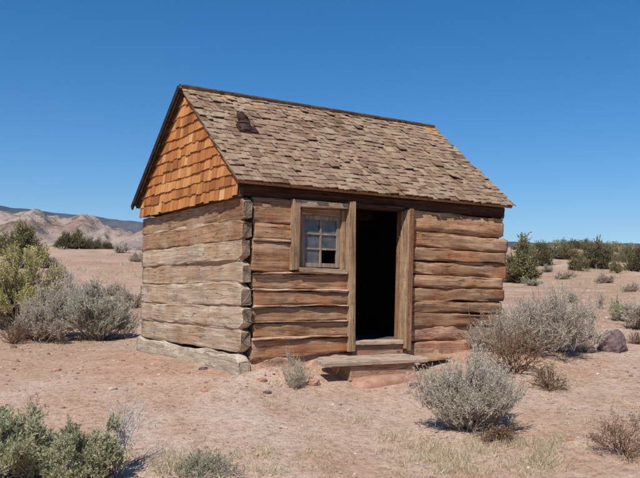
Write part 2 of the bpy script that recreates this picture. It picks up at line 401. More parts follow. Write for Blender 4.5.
polar_sheet('hills', np.radians(np.linspace(-48, 12, 330)), np.linspace(325, 1250, 190), hills_z, M['badland'])
def mesa_z(X, Y, A, Q):
    top = np.interp(A, np.radians([-60, -22.6, -12.8, 0, 13.2, 22.6, 60]), [280, 269, 232, 205, 178, 168, 160])
    t = np.clip((Q-2300)/420, 0, 1)
    e = np.clip((62-np.abs(np.degrees(A)))/8, 0, 1)
    return -30+(t**.8*(top+30)+fbm(A*60, Q*.002, 5, 51)*22*t*(1-t*.75))*e
polar_sheet('terrain', np.radians(np.linspace(-62, 62, 420)), np.linspace(2280, 4000, 50), mesa_z, M['mesa'])

# ------------------------------------------------------------------ the cabin
cab = empty('log_cabin', (W/2, D/2, 0), 'small weathered log cabin with shingled gable roof, open dark doorway and one window', 'cabin')
def hewn_log(axis, a0, a1, z0, z1, face, thick, out, m, rnd=3.0, seed=0, wav=.012, nseg=56, name='log', z0b=None, z1b=None, root=cab, bow=0.0, rough=.014, taper=0.0, tip=0.0):
    """squared log lying along axis 0 (x) or 1 (y); its outer face is at 'face', 'out' = -1/+1 outward; z0b/z1b: heights at the far end"""
    r = np.random.default_rng(seed+100)
    z0b = z0 if z0b is None else z0b; z1b = z1 if z1b is None else z1b
    K = 28
    th = np.linspace(0, 2*math.pi, K, endpoint=False)+math.pi/K
    e = 2.0/rnd
    cx = np.sign(np.cos(th))*np.abs(np.cos(th))**e; cz = np.sign(np.sin(th))*np.abs(np.sin(th))**e
    s = np.linspace(0, 1, nseg+1); L = abs(a1-a0)
    so = seed*13.7
    up_ = fbm(s*L*1.6+so, s*0+.5, 3, seed)*wav*2.0; lo_ = fbm(s*L*1.6+so+50, s*0+.5, 3, seed)*wav*2.0
    fo_ = fbm(s*L*1.1+so+90, s*0+.5, 3, seed)*wav*1.6
    v = []
    for k in range(nseg+1):
        zt = z1+(z1b-z1)*s[k]+up_[k]; zb = z0+(z0b-z0)*s[k]+lo_[k]
        zc = (zt+zb)/2; hh = (zt-zb)/2
        n = face+out*fo_[k] - out*thick/2 + out*cx*thick/2 + out*bow*math.sin(s[k]*math.pi)
        z = zc+cz*hh
        sn = fbm(th*2.2+so, th*0+s[k]*L*3.2, 3, seed+5)*rough
        z = z+fbm(th*1.9+so+33, th*0+s[k]*L*4.5, 2, seed+6)*rough*.5
        if taper:
            q_ = np.clip((.10-abs(s[k]*L-0))/.10, 0, 1)
            z = zc+(z-zc)*(1-taper*q_)+tip*q_
        n = n+out*sn
        a = np.full(K, a0+(a1-a0)*s[k])
        if k in (0, nseg): a = a+r.uniform(-.012, .012, K)
        p = np.stack([a, n, z], -1) if axis == 0 else np.stack([n, a, z], -1)
        v.append(p)
    v = np.concatenate(v); f = []
    flip = (axis == 0) == (out*(a1-a0) > 0)
    for k in range(nseg):
        for j in range(K):
            q = (k*K+j, k*K+(j+1) % K, (k+1)*K+(j+1) % K, (k+1)*K+j)
            f.append(q if flip else q[::-1])
    e0 = tuple(range(K)); e1 = tuple(range(nseg*K, nseg*K+K))
    f.append(e0[::-1] if flip else e0); f.append(e1 if flip else e1[::-1])
    b = MB(); b.add(v, f, 0)
    o = b.build(name, m, root, smooth=True)
    me = o.data
    me.polygons[-1].use_smooth = False; me.polygons[-2].use_smooth = False
    if name == 'log':
        me.materials.append(M['end_grain']); me.polygons[-1].material_index = 1; me.polygons[-2].material_index = 1
    return o

# front wall, left of the door: seams from the bottom up (z at the left corner, z near the door)
L_seams = [(.10, .17), (.355, .36), (.545, .55), (.735, .735), (.925, .92), (1.115, 1.125)]
for k in range(len(L_seams)-1):
    (a, a2), (c_, c2) = L_seams[k], L_seams[k+1]
    hewn_log(0, .135+.02*((k*3) % 2), 1.49, a+.003, c_-.004, -.016*(k % 2), .17, -1, M['front_x'], 6, 10+k, .012, rough=.022, z0b=a2+.006, z1b=c2-.006)
U = [1.12, 1.50, 1.695, 2.0]
for k in range(3):
    hewn_log(0, .13+.015*(k % 2), .66, U[k]+.003, U[k+1]-.004, -.008*k, .17, -1, M['front_x'], 6, 30+k, .014, nseg=24, rough=.022)
# pole strips nailed over the left seams
for k, (a, a2) in enumerate(L_seams[1:]):
    hewn_log(0, .14, 1.44, a-.006, a+.016, -.034-.005*(k % 3), .05, -1, M['strip'], 2.2, 50+k, .016, rough=.02, name='chinking_strip', z0b=a2-.005, z1b=a2+.013)
hewn_log(0, .135, .63, 1.498, 1.516, -.032, .045, -1, M['strip'], 2.2, 58, .013, nseg=14, name='chinking_strip')
# front wall, right of the door
for k, (a, a2, c_, c2) in enumerate([(.05, .03, .262, .25), (.268, .255, .468, .448)]):
    hewn_log(0, 2.42, W-.02-.03*k, a, c_, .004+.006*k, .19, -1, M['low_log'], 4.5, 170+k, .024, rough=.03, z0b=a2, z1b=c2)
R_seams = [(.47, .45), (.66, .63), (.80, .80), (.985, .965), (1.155, 1.11), (1.34, 1.33), (1.525, 1.50), (1.755, 1.70), (2.0, 1.97)]
ext = [.02, -.05, .0, -.03, .06, .03, .05, -.01]
for k in range(len(R_seams)-1):
    (a, a2), (c_, c2) = R_seams[k], R_seams[k+1]
    hewn_log(0, 2.42, W+ext[k], a-.006, c_-.004, -.012-.010*(k % 2), .19, -1, M['front_x'], 4.8, 70+k, .022, rough=.03, z0b=a2-.006, z1b=c2-.004)
# gable wall (x = 0): sill log and seven hewn logs, ends running past the front face
G_s = [.21, .475, .735, 1.005, 1.27, 1.50, 1.735, 1.99]
for k in range(7):
    rk = np.random.default_rng(600+k)
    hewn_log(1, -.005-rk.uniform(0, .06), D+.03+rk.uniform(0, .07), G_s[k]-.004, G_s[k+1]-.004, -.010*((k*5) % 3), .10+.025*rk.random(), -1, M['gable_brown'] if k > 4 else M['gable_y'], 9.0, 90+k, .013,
             z0b=G_s[k]-.004+.014*((k*3) % 3-1), z1b=G_s[k+1]-.004+.014*(((k+1)*3) % 3-1), rough=.018, taper=rk.uniform(.15, .42), tip=rk.uniform(-.03, .03))
for k in range(1, 7):
    hewn_log(1, .05, D-.02, G_s[k]-.022, G_s[k]+.020, -.004+.008*(k % 2), .05, -1, M['chink'], 3, 160+k, .012, name='mud_chinking', rough=.012)
hewn_log(1, -.02, D+.12, -.09, .195, -.03, .14, -1, M['sill_y'], 4.0, 99, .03, name='sill_log', z1b=.195, rough=.03, taper=.3, tip=-.04)
# back and right walls
for k in range(8):
    hewn_log(0, .03, W-.03, k*.25, k*.25+.245, D, .17, 1, M['front_x'], 4, 120+k, .012, nseg=12)
    hewn_log(1, .05, D+.05, k*.25-.0, k*.25+.245, W-.03, .165, 1, M['gable_brown'], 4, 130+k, .012, nseg=12)
# sandstone footing under the front wall
def stone_bm(c, d, seed, sq=3.0, jit=.12, nu=14, nv=9):
    r = np.random.default_rng(seed); v = []
    e = 2/sq
    for i in range(nv+1):
        ph = -math.pi/2+math.pi*i/nv
        for j in range(nu):
            th = 2*math.pi*j/nu
            p = np.array([np.sign(math.cos(th))*abs(math.cos(th))**e*abs(math.cos(ph))**e, np.sign(math.sin(th))*abs(math.sin(th))**e*abs(math.cos(ph))**e, np.sign(math.sin(ph))*abs(math.sin(ph))**e])
            v.append(p)
    v = np.array(v)
    q = v*2.1+seed*7.7
    n = fbm(q[:, 0]+q[:, 2]*.7, q[:, 1]-q[:, 2]*.9, 3, seed)
    v = v*(1+n[:, None]*jit*2)*np.asarray(d)/2
    f = []
    for i in range(nv):
        for j in range(nu):
            f.append((i*nu+j, i*nu+(j+1) % nu, (i+1)*nu+(j+1) % nu, (i+1)*nu+j))
    return v+np.asarray(c), f
def stone(name, c, d, seed, m, root=None, sq=3.0, jit=.12, rot=0.0, smooth=True):
    b = MB(); v, f = stone_bm((0, 0, 0), d, seed, sq, jit)
    cr, sr = math.cos(rot), math.sin(rot)
    v = np.stack([v[:, 0]*cr-v[:, 1]*sr, v[:, 0]*sr+v[:, 1]*cr, v[:, 2]], -1)+np.asarray(c)
    b.add(v, f); return b.build(name, m, root, smooth=smooth)
def mud_bank(x0, x1, ztop, zbot, run, seed, nx=110, nz=26):
    """eroded bank of red mud and rubble along the foot of the front wall"""
    v = []; f = []
    for i in range(nx+1):
        x = x0+(x1-x0)*i/nx
        for k in range(nz+1):
            t = k/nz
            z = zbot+(ztop-zbot)*t
            y = .0-run*(1-t)**1.7
            lump = float(fbm(np.array([x*2.2+seed]), np.array([z*5.0]), 4, seed)[0])
            led = float(vnoise(np.array([x*1.3+seed]), np.array([z*13.0]), seed+3)[0])
            v.append((x, y-.075*lump-.032*led*(t > .1)+.02, z+.02*lump))
    f = [(i*(nz+1)+k, (i+1)*(nz+1)+k, (i+1)*(nz+1)+k+1, i*(nz+1)+k+1) for i in range(nx) for k in range(nz)]
    n0 = len(v); back = [(x, .13, z) for (x, y, z) in v]
    top = [(i*(nz+1)+nz, (i+1)*(nz+1)+nz, n0+(i+1)*(nz+1)+nz, n0+i*(nz+1)+nz) for i in range(nx)]
    sides = [(k+1, k, n0+k, n0+k+1) for k in range(nz)]+[(nx*(nz+1)+k, nx*(nz+1)+k+1, n0+nx*(nz+1)+k+1, n0+nx*(nz+1)+k) for k in range(nz)]
    b = MB(); b.add(v+back, f+top+sides)
    return b.build('footing', M['mud'], cab, smooth=True)
mud_bank(2.46, 4.15, .15, -.12, .16, 5)
mud_bank(.12, 2.42, .165, -.2, .28, 9)
rk = np.random.default_rng(44)
# added panels behind the log walls block daylight, coloured dark as interior shade
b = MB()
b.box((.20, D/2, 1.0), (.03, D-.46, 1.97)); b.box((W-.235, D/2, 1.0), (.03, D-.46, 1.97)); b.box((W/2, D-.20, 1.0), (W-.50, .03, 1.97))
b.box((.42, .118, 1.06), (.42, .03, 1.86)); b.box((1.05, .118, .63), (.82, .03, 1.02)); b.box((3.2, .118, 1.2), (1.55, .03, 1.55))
b.build('daylight_block', M['void'], cab)

# eave beam, plates, floor
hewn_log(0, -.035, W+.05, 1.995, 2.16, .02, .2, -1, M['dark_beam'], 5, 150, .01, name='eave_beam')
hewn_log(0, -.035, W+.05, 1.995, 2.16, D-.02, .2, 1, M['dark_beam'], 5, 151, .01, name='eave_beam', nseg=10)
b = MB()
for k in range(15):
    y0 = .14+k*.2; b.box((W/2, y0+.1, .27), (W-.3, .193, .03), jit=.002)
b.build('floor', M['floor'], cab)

# window and door frames (boards with a slight lean, as they stand)
def board(name, pts_lo, pts_hi, y0, y1, m, root=cab, bev=.006, n=1):
    """upright or crosswise board given by its four front corners; y0 front, y1 back"""
    (xa, za), (xb, zb) = pts_lo; (xc, zc), (xd, zd) = pts_hi
    b = MB(); v = []
    for y in (y0, y1):
        v += [(xa, y, za), (xb, y, zb), (xd, y, zd), (xc, y, zc)]
    b.add(v, [(0, 1, 2, 3), (7, 6, 5, 4), (0, 4, 5, 1), (1, 5, 6, 2), (2, 6, 7, 3), (3, 7, 4, 0)])
    return b.build(name, m, root, bevel=bev)
wf = board('window_frame', ((.622, 1.155), (.728, 1.165)), ((.632, 2.0), (.735, 2.0)), -.055, .13, M['frame_z'])
board('head_board', ((.738, 1.915), (1.425, 1.935)), ((.738, 2.0), (1.43, 2.0)), -.05, .13, M['frame_x'], wf)
board('window_sill', ((.731, 1.14), (1.415, 1.125)), ((.731, 1.195), (1.415, 1.185)), -.06, .12, M['frame_x'], wf)
# sash, set back in the opening
sz0, sz1, sx0, sx1, sy = 1.205, 1.835, .825, 1.385, .09
sash = MB()
for x in (sx0, sx1-.05): sash.box((x+.025, sy, (sz0+sz1)/2), (.05, .035, sz1-sz0))
for z in (sz0, sz1-.05): sash.box(((sx0+sx1)/2, sy, z+.025), (sx1-sx0-.104, .035, .05))
sash.box(((sx0+sx1)/2, sy, (sz0+sz1)/2), (.026, .03, sz1-sz0-.104))
pw = (sx1-sx0-.10-.026)/2; ph = (sz1-sz0-.10-2*.022)/3
for c in range(2):
    xc = sx0+.05+pw/2+c*(pw+.026)
    for k in (1, 2): sash.box((xc, sy, sz0+.05+k*ph+(k-.5)*.022), (pw-.002, .028, .022))
so = sash.build('sash', M['sash'], cab, bevel=.003)
for c in range(2):
    for k in range(3):
        if c == 1 and k == 0: continue                       # this pane is missing
        b = MB(); b.box((sx0+.05+pw/2+c*(pw+.026), sy+.004, sz0+.05+ph/2+k*(ph+.022)), (pw+.012, .004, ph+.012))
        b.build('pane', M['glass'], so)
# side jambs and reveal boards that close the opening round the sash
board('jamb_board', ((.738, 1.20), (.822, 1.20)), ((.741, 1.905), (.822, 1.905)), .075, .125, M['frame_z'], wf, .002)
board('jamb_board', ((1.388, 1.19), (1.43, 1.19)), ((1.388, 1.925), (1.435, 1.925)), .03, .125, M['frame_z'], wf, .002)
board('head_board', ((.826, 1.838), (1.384, 1.838)), ((.826, 1.912), (1.384, 1.926)), .07, .122, M['frame_x'], wf, .002)
# door posts, lintel board, threshold
dl = board('door_post', ((1.452, .175), (1.535, .18)), ((1.438, 2.03), (1.527, 2.03)), -.07, .17, M['frame_z'])
dr = board('door_post', ((2.325, .16), (2.40, .16)), ((2.375, 2.0), (2.445, 2.0)), -.085, .19, M['post_red'])
board('jamb_board', ((2.298, .19), (2.322, .19)), ((2.348, 1.98), (2.372, 1.98)), -.092, .07, M['frame_z'], dr, .003)
board('threshold', ((1.539, .252), (2.294, .248)), ((1.539, .305), (2.294, .30)), -.06, .16, M['plank'])
board('threshold_log', ((1.539, .08), (2.31, .08)), ((1.539, .247), (2.31, .243)), -.025, .15, M['low_log'])
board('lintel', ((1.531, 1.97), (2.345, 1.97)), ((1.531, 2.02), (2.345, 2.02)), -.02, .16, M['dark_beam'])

# roof
RZ, EZ, OY, OL, ORR = 3.601, 2.165, .1146, .1325, .107
YM = D/2
b = MB()
sl = math.atan2(RZ-EZ, YM+OY); SL = math.hypot(RZ-EZ, YM+OY)
def roof_pt(u, t, x, side):        # u: up the slope from the eave, t: above the slope plane
    y = -OY+u*math.cos(sl)-t*math.sin(sl); z = EZ+u*math.sin(sl)+t*math.cos(sl)
    return (x, y, z) if side < 0 else (x, D-y, z)
decks = {}
for side in (-1, 1):
    deck = decks[side] = MB(); v = []
    for t in (-.05, -.016):
        for u in (.0, SL-.01 if side < 0 else SL+.0):
            for x in (-OL+.02, W+ORR-.02): v.append(roof_pt(u, t, x, side))
    deck.add(v, [(0, 1, 3, 2), (4, 6, 7, 5), (0, 4, 5, 1), (2, 3, 7, 6), (0, 2, 6, 4), (1, 5, 7, 3)])
# shingle courses
sh = MB(); EXP = .098; nr = int(SL/EXP)+1
for side in (-1, 1):
    for k in range(nr):
        u0 = k*EXP-.02
        x = -OL-rng.uniform(0, .05)
        while x < W+ORR:
            w_ = rng.uniform(.06, .17)
            x1 = min(x+w_, W+ORR+rng.uniform(-.004, .022))
            if x1-x < .03: break
            xa = max(x, -OL-rng.uniform(0, .022))
            du = rng.uniform(-.022, .014); lift = abs(rng.normal(0, .005)); thk = rng.uniform(.007, .014)
            tw = rng.normal(0, .004); ln = min(.30, SL+.012-(u0+du)) if side < 0 else min(.30, SL+.045-(u0+du))
            g = .0035
            val = np.clip(rng.beta(3.2, 3.2)*.93, 0, .94)
            if rng.random() < .02: x = x1; continue
            if rng.random() < .07: lift += rng.uniform(.008, .022)
            if rng.random() < .10: du -= rng.uniform(.01, .035)
            if side < 0 and k >= nr-4 and x > W-.22 : val = 1.0
            if side < 0 and k >= nr-3 and rng.random() < .18: val = .985
            v = []
            for (uu, tt) in ((u0+du, 1), (u0+du+ln, 0)):
                base = .006+lift if tt else -.014+.004
                for (xx, s_) in ((xa+g, -1), (x1-g, 1)):
                    v.append(roof_pt(uu+s_*rng.uniform(0, .006), base+s_*tw*tt, xx, side))
                    v.append(roof_pt(uu+s_*rng.uniform(0, .004), base+thk*(1 if tt else .35)+s_*tw*tt, xx, side))
            fs = [(0, 2, 3, 1), (1, 3, 7, 5), (4, 5, 7, 6), (0, 4, 6, 2), (0, 1, 5, 4), (2, 6, 7, 3)]
            sh.add(v, fs if side < 0 else [q[::-1] for q in fs], float(val))
            x = x1
ro = sh.build('roof', M['roof'], cab)
decks[-1].build('roof_deck', M['gable_brown'], ro); decks[1].build('roof_deck', M['dark_board'], ro)  # rear deck coloured darker to paint in the shade under its overhang
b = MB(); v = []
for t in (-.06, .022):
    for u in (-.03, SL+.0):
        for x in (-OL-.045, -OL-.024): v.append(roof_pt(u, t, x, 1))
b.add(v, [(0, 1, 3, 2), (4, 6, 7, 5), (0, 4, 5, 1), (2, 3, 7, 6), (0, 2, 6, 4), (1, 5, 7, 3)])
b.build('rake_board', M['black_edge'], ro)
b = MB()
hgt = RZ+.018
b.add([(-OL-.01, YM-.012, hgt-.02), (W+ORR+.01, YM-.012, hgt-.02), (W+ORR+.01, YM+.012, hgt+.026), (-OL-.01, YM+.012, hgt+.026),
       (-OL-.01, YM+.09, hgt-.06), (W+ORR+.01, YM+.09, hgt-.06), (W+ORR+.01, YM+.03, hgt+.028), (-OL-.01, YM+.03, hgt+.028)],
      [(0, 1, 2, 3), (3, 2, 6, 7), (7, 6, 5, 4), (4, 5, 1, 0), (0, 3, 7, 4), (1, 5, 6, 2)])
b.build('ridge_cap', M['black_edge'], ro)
# gable ends: sheathing, then shingle rows on the near one
def slope_z(y): return EZ+(min(y, D-y)+OY)*math.tan(sl)-.055/math.cos(sl)
for x0, x1 in ((-.05, .01), (W-.01, W+.04)):
    b = MB(); z0 = 1.985; zt = slope_z(YM)-.01; yb = .02
    zs = slope_z(yb)-.01
    pr = [(yb, z0), (D-yb, z0), (D-yb, zs), (YM, zt), (yb, zs)]
    v = [(x0, y, z) for y, z in pr]+[(x1, y, z) for y, z in pr]
    n_ = 5; f = [tuple(range(n_)), tuple(range(2*n_-1, n_-1, -1))]+[(i, n_+i, n_+(i+1) % n_, (i+1) % n_) for i in range(n_)]
    b.add(v, f); b.build('gable_sheathing', M['dark_board'], cab)
sk = MB(); k = 0; z = 1.99
while z < slope_z(YM)-.03:
    y = .02-rng.uniform(0, .1)
    while y < D-.02:
        w_ = rng.uniform(.085, .185); y1 = min(y+w_, D-.005)
        ya = max(y, .005)
        if y1-ya < .03: y = y1; continue
        ztop = z+.27
        # clip under the rake
        zl = min(slope_z(ya)-.005, slope_z(y1)-.005)
        zmax = max(slope_z(ya), slope_z(y1), slope_z(min(max(YM, ya), y1)))-.008
        if zmax > z+.03:
            dz = rng.uniform(-.016, .012); thk = rng.uniform(.014, .024); li = rng.uniform(0, .006); g = .003
            zb = z+dz
            tops = [min(ztop, slope_z(ya+g)-.006), min(ztop, slope_z(y1-g)-.006)]
            if min(tops) < zb+.01:
                tops = [max(t, zb+.01) for t in tops]
            mid = ya < YM < y1
            val = float(rng.beta(1.2, 1.2))
            xo = lambda zz: -.072-li+.02*np.clip((zz-zb)/.27, 0, 1)
            v = []
            for (yy, zt) in ((ya+g, tops[0]), (y1-g, tops[1])):
                zbb = zb+rng.uniform(-.004, .004)
                v += [(xo(zbb), yy, zbb), (xo(zbb)-thk, yy, zbb), (xo(zt), yy, zt), (xo(zt)-thk*.4, yy, zt)]
            sk.add(v, [(1, 5, 7, 3)[::-1], (0, 4, 5, 1)[::-1], (2, 3, 7, 6)[::-1], (0, 1, 3, 2)[::-1], (4, 6, 7, 5)[::-1], (0, 2, 6, 4)[::-1]], val)
        y = y1
    z += .137; k += 1
sk.build('gable_shingles', M['shake'], cab)

# stove pipe stub on the roof
d = ray(244, 129); # where the stub leaves the roof plane
nrm = np.array([0, -math.sin(sl), math.cos(sl)]); p0 = np.array([0, -OY, EZ])
t = ((p0-CAM)@nrm)/(d@nrm); SP = CAM+d*t
def tube(b, pts, rad, K=18, a=0.0, caps=True, jit=0.0):
    pts = np.asarray(pts, float); n = len(pts); v = []
    for i in range(n):
        tg = pts[min(i+1, n-1)]-pts[max(i-1, 0)]; tg /= np.linalg.norm(tg)
        s_ = np.cross(tg, [0, 0, 1.0]); 
        if np.linalg.norm(s_) < .05: s_ = np.cross(tg, [1.0, 0, 0])
        s_ /= np.linalg.norm(s_); q = np.cross(s_, tg)
        r_ = rad[i] if hasattr(rad, '__len__') else rad
        for j in range(K):
            th = 2*math.pi*j/K
            v.append(pts[i]+(s_*math.cos(th)+q*math.sin(th))*r_*(1+(rng.uniform(-jit, jit) if jit else 0)))
    f = [(i*K+j, i*K+(j+1) % K, (i+1)*K+(j+1) % K, (i+1)*K+j) for i in range(n-1) for j in range(K)]
    if caps: f += [tuple(range(K))[::-1], tuple(range((n-1)*K, n*K))]
    b.add(v, f, a)
b = MB()
tube(b, [SP+[0, 0, -.1], SP+[0, 0, .02], SP+[0, 0, .07], SP+[.005, 0, .115]], [.088, .085, .08, .07], caps=False, jit=.07)
pipe = b.build('stove_pipe', M['rust'], cab, smooth=True)
b = MB()
tube(b, [SP+[-.005, 0, .10], SP+[-.025, 0, .15], SP+[-.055, .01, .185], SP+[-.062, .012, .215]], [.066, .06, .046, .04], caps=True, jit=.16)
b.build('bent_top', M['rust'], pipe, smooth=True)
b = MB()
for k, (u0, w0) in enumerate(((-.05, .24), (.01, .2))):
    v = []
    for uu in (u0-.07, u0+.09):
        for xx in (-w0/2, w0/2+.04*(k == 0)):
            for tt in (.03+.012*k, .036+.012*k):
                q = SP+np.array([xx, uu*math.cos(sl)-tt*math.sin(sl), uu*math.sin(sl)+tt*math.cos(sl)]); v.append(q)
    b.add(v, [(0, 2, 3, 1), (1, 3, 7, 5), (4, 5, 7, 6), (0, 4, 6, 2), (0, 1, 5, 4), (2, 6, 7, 3)])
tube(b, [SP+[0, 0, -.02], SP+[0, -.005, .06]], [.115, .085], caps=False)
b.build('flashing', M['rust'], pipe)

# ------------------------------------------------------------------ doorstep
st = empty('doorstep', (1.75, -.35, -.2), 'low wooden doorstep of a plank on a box, in front of the open doorway', 'doorstep')
def skew(name, lo, hi, m, root, bev=.006):      # plank from four top corners and a thickness
    pass
def slab(name, top, th, m, root, bev=.008):
    top = np.asarray(top, float); bot = top-np.array([0, 0, th])
    b = MB(); b.add(np.concatenate([bot, top]), [(3, 2, 1, 0), (4, 5, 6, 7), (0, 1, 5, 4), (1, 2, 6, 5), (2, 3, 7, 6), (3, 0, 4, 7)])
    return b.build(name, m, root, bevel=bev)
slab('tread', [(.76, -.56, .112), (2.30, -.53, .104), (2.34, -.33, .122), (.80, -.33, .130)], .05, M['plank'], st)
slab('tread', [(.93, -.318, .130), (2.26, -.318, .126), (2.25, -.12, .136), (.96, -.12, .138)], .034, M['plank'], st)
slab('riser', [(1.15, -.52, .056), (2.13, -.49, .052), (2.13, -.45, .052), (1.15, -.48, .056)], .17, M['plank_brown'], st)
slab('side_board', [(1.15, -.475, .045), (1.19, -.475, .045), (1.19, -.12, .07), (1.15, -.12, .07)], .26, M['plank_brown'], st)
slab('side_board', [(2.09, -.445, .045), (2.13, -.445, .045), (2.13, -.12, .07), (2.09, -.12, .07)], .26, M['plank_brown'], st)
slab('end_plank', [(2.35, -.48, .086), (2.76, -.44, .10), (2.78, -.18, .125), (2.37, -.18, .115)], .03, M['plank_brown'], st)
stone('stone_slab', (1.66, -.55, -.17), (1.04, .38, .22), 301, M['stone_red'], None, 3.2, .12, .04)
tag(bpy.data.objects['stone_slab'], 'flat reddish stone slab half buried under the front of the doorstep', 'stone')

# ------------------------------------------------------------------ plants
def prisms(P0, P1, r0, r1, rs):
    """three-sided tapered twigs between point arrays"""
    t = P1-P0; t = t/(np.linalg.norm(t, axis=1, keepdims=True)+1e-9)
    ref = np.where(np.abs(t[:, 2:3]) > .9, np.array([[1., 0, 0]]), np.array([[0, 0, 1.]]))
    s_ = np.cross(t, ref); s_ /= np.linalg.norm(s_, axis=1, keepdims=True); q = np.cross(s_, t)
    n = len(P0); v = np.zeros((n, 6, 3))
    for j in range(3):
        a = 2*math.pi*j/3; o = s_*math.cos(a)+q*math.sin(a)
        v[:, j] = P0+o*np.reshape(r0, (-1, 1)); v[:, 3+j] = P1+o*np.reshape(r1, (-1, 1))
    i = np.arange(n)[:, None]*6
    f = np.concatenate([i+np.array([[j, (j+1) % 3, 3+(j+1) % 3, 3+j]]) for j in range(3)])
    return v.reshape(-1, 3), f, np.repeat(rs, 6)
def leaves(P, Dr, ln, wd, r, rv):
    """leaf-shaped quads at P pointing along Dr"""
    n = len(P); Dr = Dr/(np.linalg.norm(Dr, axis=1, keepdims=True)+1e-9)
    rn = r.normal(size=(n, 3)); s_ = np.cross(Dr, rn); s_ /= (np.linalg.norm(s_, axis=1, keepdims=True)+1e-9)
    L = (ln*r.uniform(.6, 1.4, n))[:, None]; Wd = (wd*r.uniform(.7, 1.3, n))[:, None]
    v = np.stack([P, P+Dr*L*.55+s_*Wd*.5, P+Dr*L, P+Dr*L*.55-s_*Wd*.5], 1)
    f = np.arange(n*4).reshape(n, 4)
    return v.reshape(-1, 3), f, np.repeat(rv, 4)
def unit(v): return v/(np.linalg.norm(v, axis=-1, keepdims=True)+1e-9)
LITTER = []
def shrub_mesh(seed, w, h, nc=45, nt=16, nl=9, leaf_l=.022, leaf_w=.007, dome=.75, spread=.16, upr=.9, stem=.006, lean=(0, 0), lop=.28, low=.15, bare=.0, flat=1.0):
    """clumps on an uneven dome; stems from the base to the clumps, twigs in each clump, leaves along the twigs"""
    r = np.random.default_rng(seed)
    az_ = r.uniform(0, 2*math.pi, nc); el = np.arcsin(r.uniform(low, 1, nc)); rad = r.uniform(.55, 1.0, nc)**.6*(1+.22*np.sin(az_*3+seed)+.13*np.sin(az_*5+seed*2))*(1+lop*np.cos(az_-seed*2.4))*np.where(np.sin(az_*2+seed*1.7)*np.cos(el*2.3+seed) > .62, .55, 1)*np.where(r.random(nc) < .08, 1+.8*lop, 1)
    C = np.stack([np.cos(az_)*np.cos(el)*rad*w/2, np.sin(az_)*np.cos(el)*rad*w/2, np.sin(el)*rad*h*.86*flat], -1)
    C[:, 0] += lean[0]*C[:, 2]; C[:, 1] += lean[1]*C[:, 2]
    B = np.stack([r.normal(0, w*.045, nc), r.normal(0, w*.045, nc), np.full(nc, -.03)], -1)
    Mid = B*.45+C*.55+np.stack([r.normal(0, w*.05, nc), r.normal(0, w*.05, nc), -h*.06+r.normal(0, h*.04, nc)], -1)
    sv = [prisms(B, Mid, stem*r.uniform(.9, 1.7, nc), stem*.8*np.ones(nc), r.uniform(0, 1, nc)), prisms(Mid, C, stem*.8*np.ones(nc), stem*.45*np.ones(nc), r.uniform(0, 1, nc))]
    # twigs
    T0 = np.repeat(C, nt, 0); fromc = np.repeat(unit(C-np.array([0, 0, h*.15])), nt, 0)
    T0 = T0-fromc*r.uniform(0, spread*.8*h, (nc*nt, 1))+r.normal(0, spread*w*.22, (nc*nt, 3))
    T0[:, 2] = np.maximum(T0[:, 2], .01)
    dirs = unit(fromc*.8+np.array([0, 0, upr])+r.normal(0, .42, (nc*nt, 3)))
    TL = spread*h*r.uniform(.5, 1.35, (nc*nt, 1)); T1 = T0+dirs*TL
    sv.append(prisms(T0, T1, stem*.38*np.ones(nc*nt), stem*.2*np.ones(nc*nt), r.uniform(.1, 1, nc*nt)))
    # connectors from clump to twig start
    sv.append(prisms(np.repeat(C, nt, 0), T0, stem*.4*np.ones(nc*nt), stem*.36*np.ones(nc*nt), r.uniform(.1, 1, nc*nt)))
    off = 0; V = []; Fc = []; A = []
    for v, f, a in sv: V.append(v); Fc.append(f+off); A.append(a); off += len(v)
    stems = (np.concatenate(V), np.concatenate(Fc), np.concatenate(A))
    lv = None
    if nl:
        keep = np.repeat(r.random(nc) >= bare, nt)
        a0, a1, dd = T0[keep], T1[keep], dirs[keep]
        u = r.uniform(.1, 1.05, (len(a0), nl, 1))
        P = (a0[:, None]*(1-u)+a1[:, None]*u).reshape(-1, 3)
        DD = (dd[:, None]*np.ones((1, nl, 1))).reshape(-1, 3)+r.normal(0, .65, (len(P), 3))
        cl = np.repeat(r.uniform(-.22, .22, nc), nt)[keep]
        rv = np.clip(.5+np.repeat(cl, nl)+r.normal(0, .17, len(P)), 0, 1)
        lv = leaves(P, DD, leaf_l, leaf_w, r, rv)
    return stems, lv
GEO = {}
def shrub(name, label, cat, p, w, h, lm, tm, seed, group=None, key=None, rotz=0.0, parts=('stems', 'foliage'), **kw):
    o = empty(name, p, label, cat, group); o.rotation_euler = (0, 0, rotz)
    if key is not None and key in GEO:
        for me, nm, sz in GEO[key]:
            c = bpy.data.objects.new(nm, me); COL.objects.link(c); c.parent = o
        o.scale = (w/GEO[key][0][2][0], w/GEO[key][0][2][0], h/GEO[key][0][2][1])
        return o
    stems, lv = shrub_mesh(seed, w, h, **kw)
    if depth_of(p) < 18: LITTER.append((np.array(p), w))
    s_ = mesh_np(parts[0], stems[0], stems[1], tm, stems[2], parent=o); rec = [(s_.data, parts[0], (w, h))]
    if lv is not None:
        l_ = mesh_np(parts[1], lv[0], lv[1], lm, lv[2], parent=o); rec.append((l_.data, parts[1], (w, h)))
    if key is not None: GEO[key] = rec
    return o
def px(p, n): return n*depth_of(p)/F        # n photo pixels at the distance of p, in metres
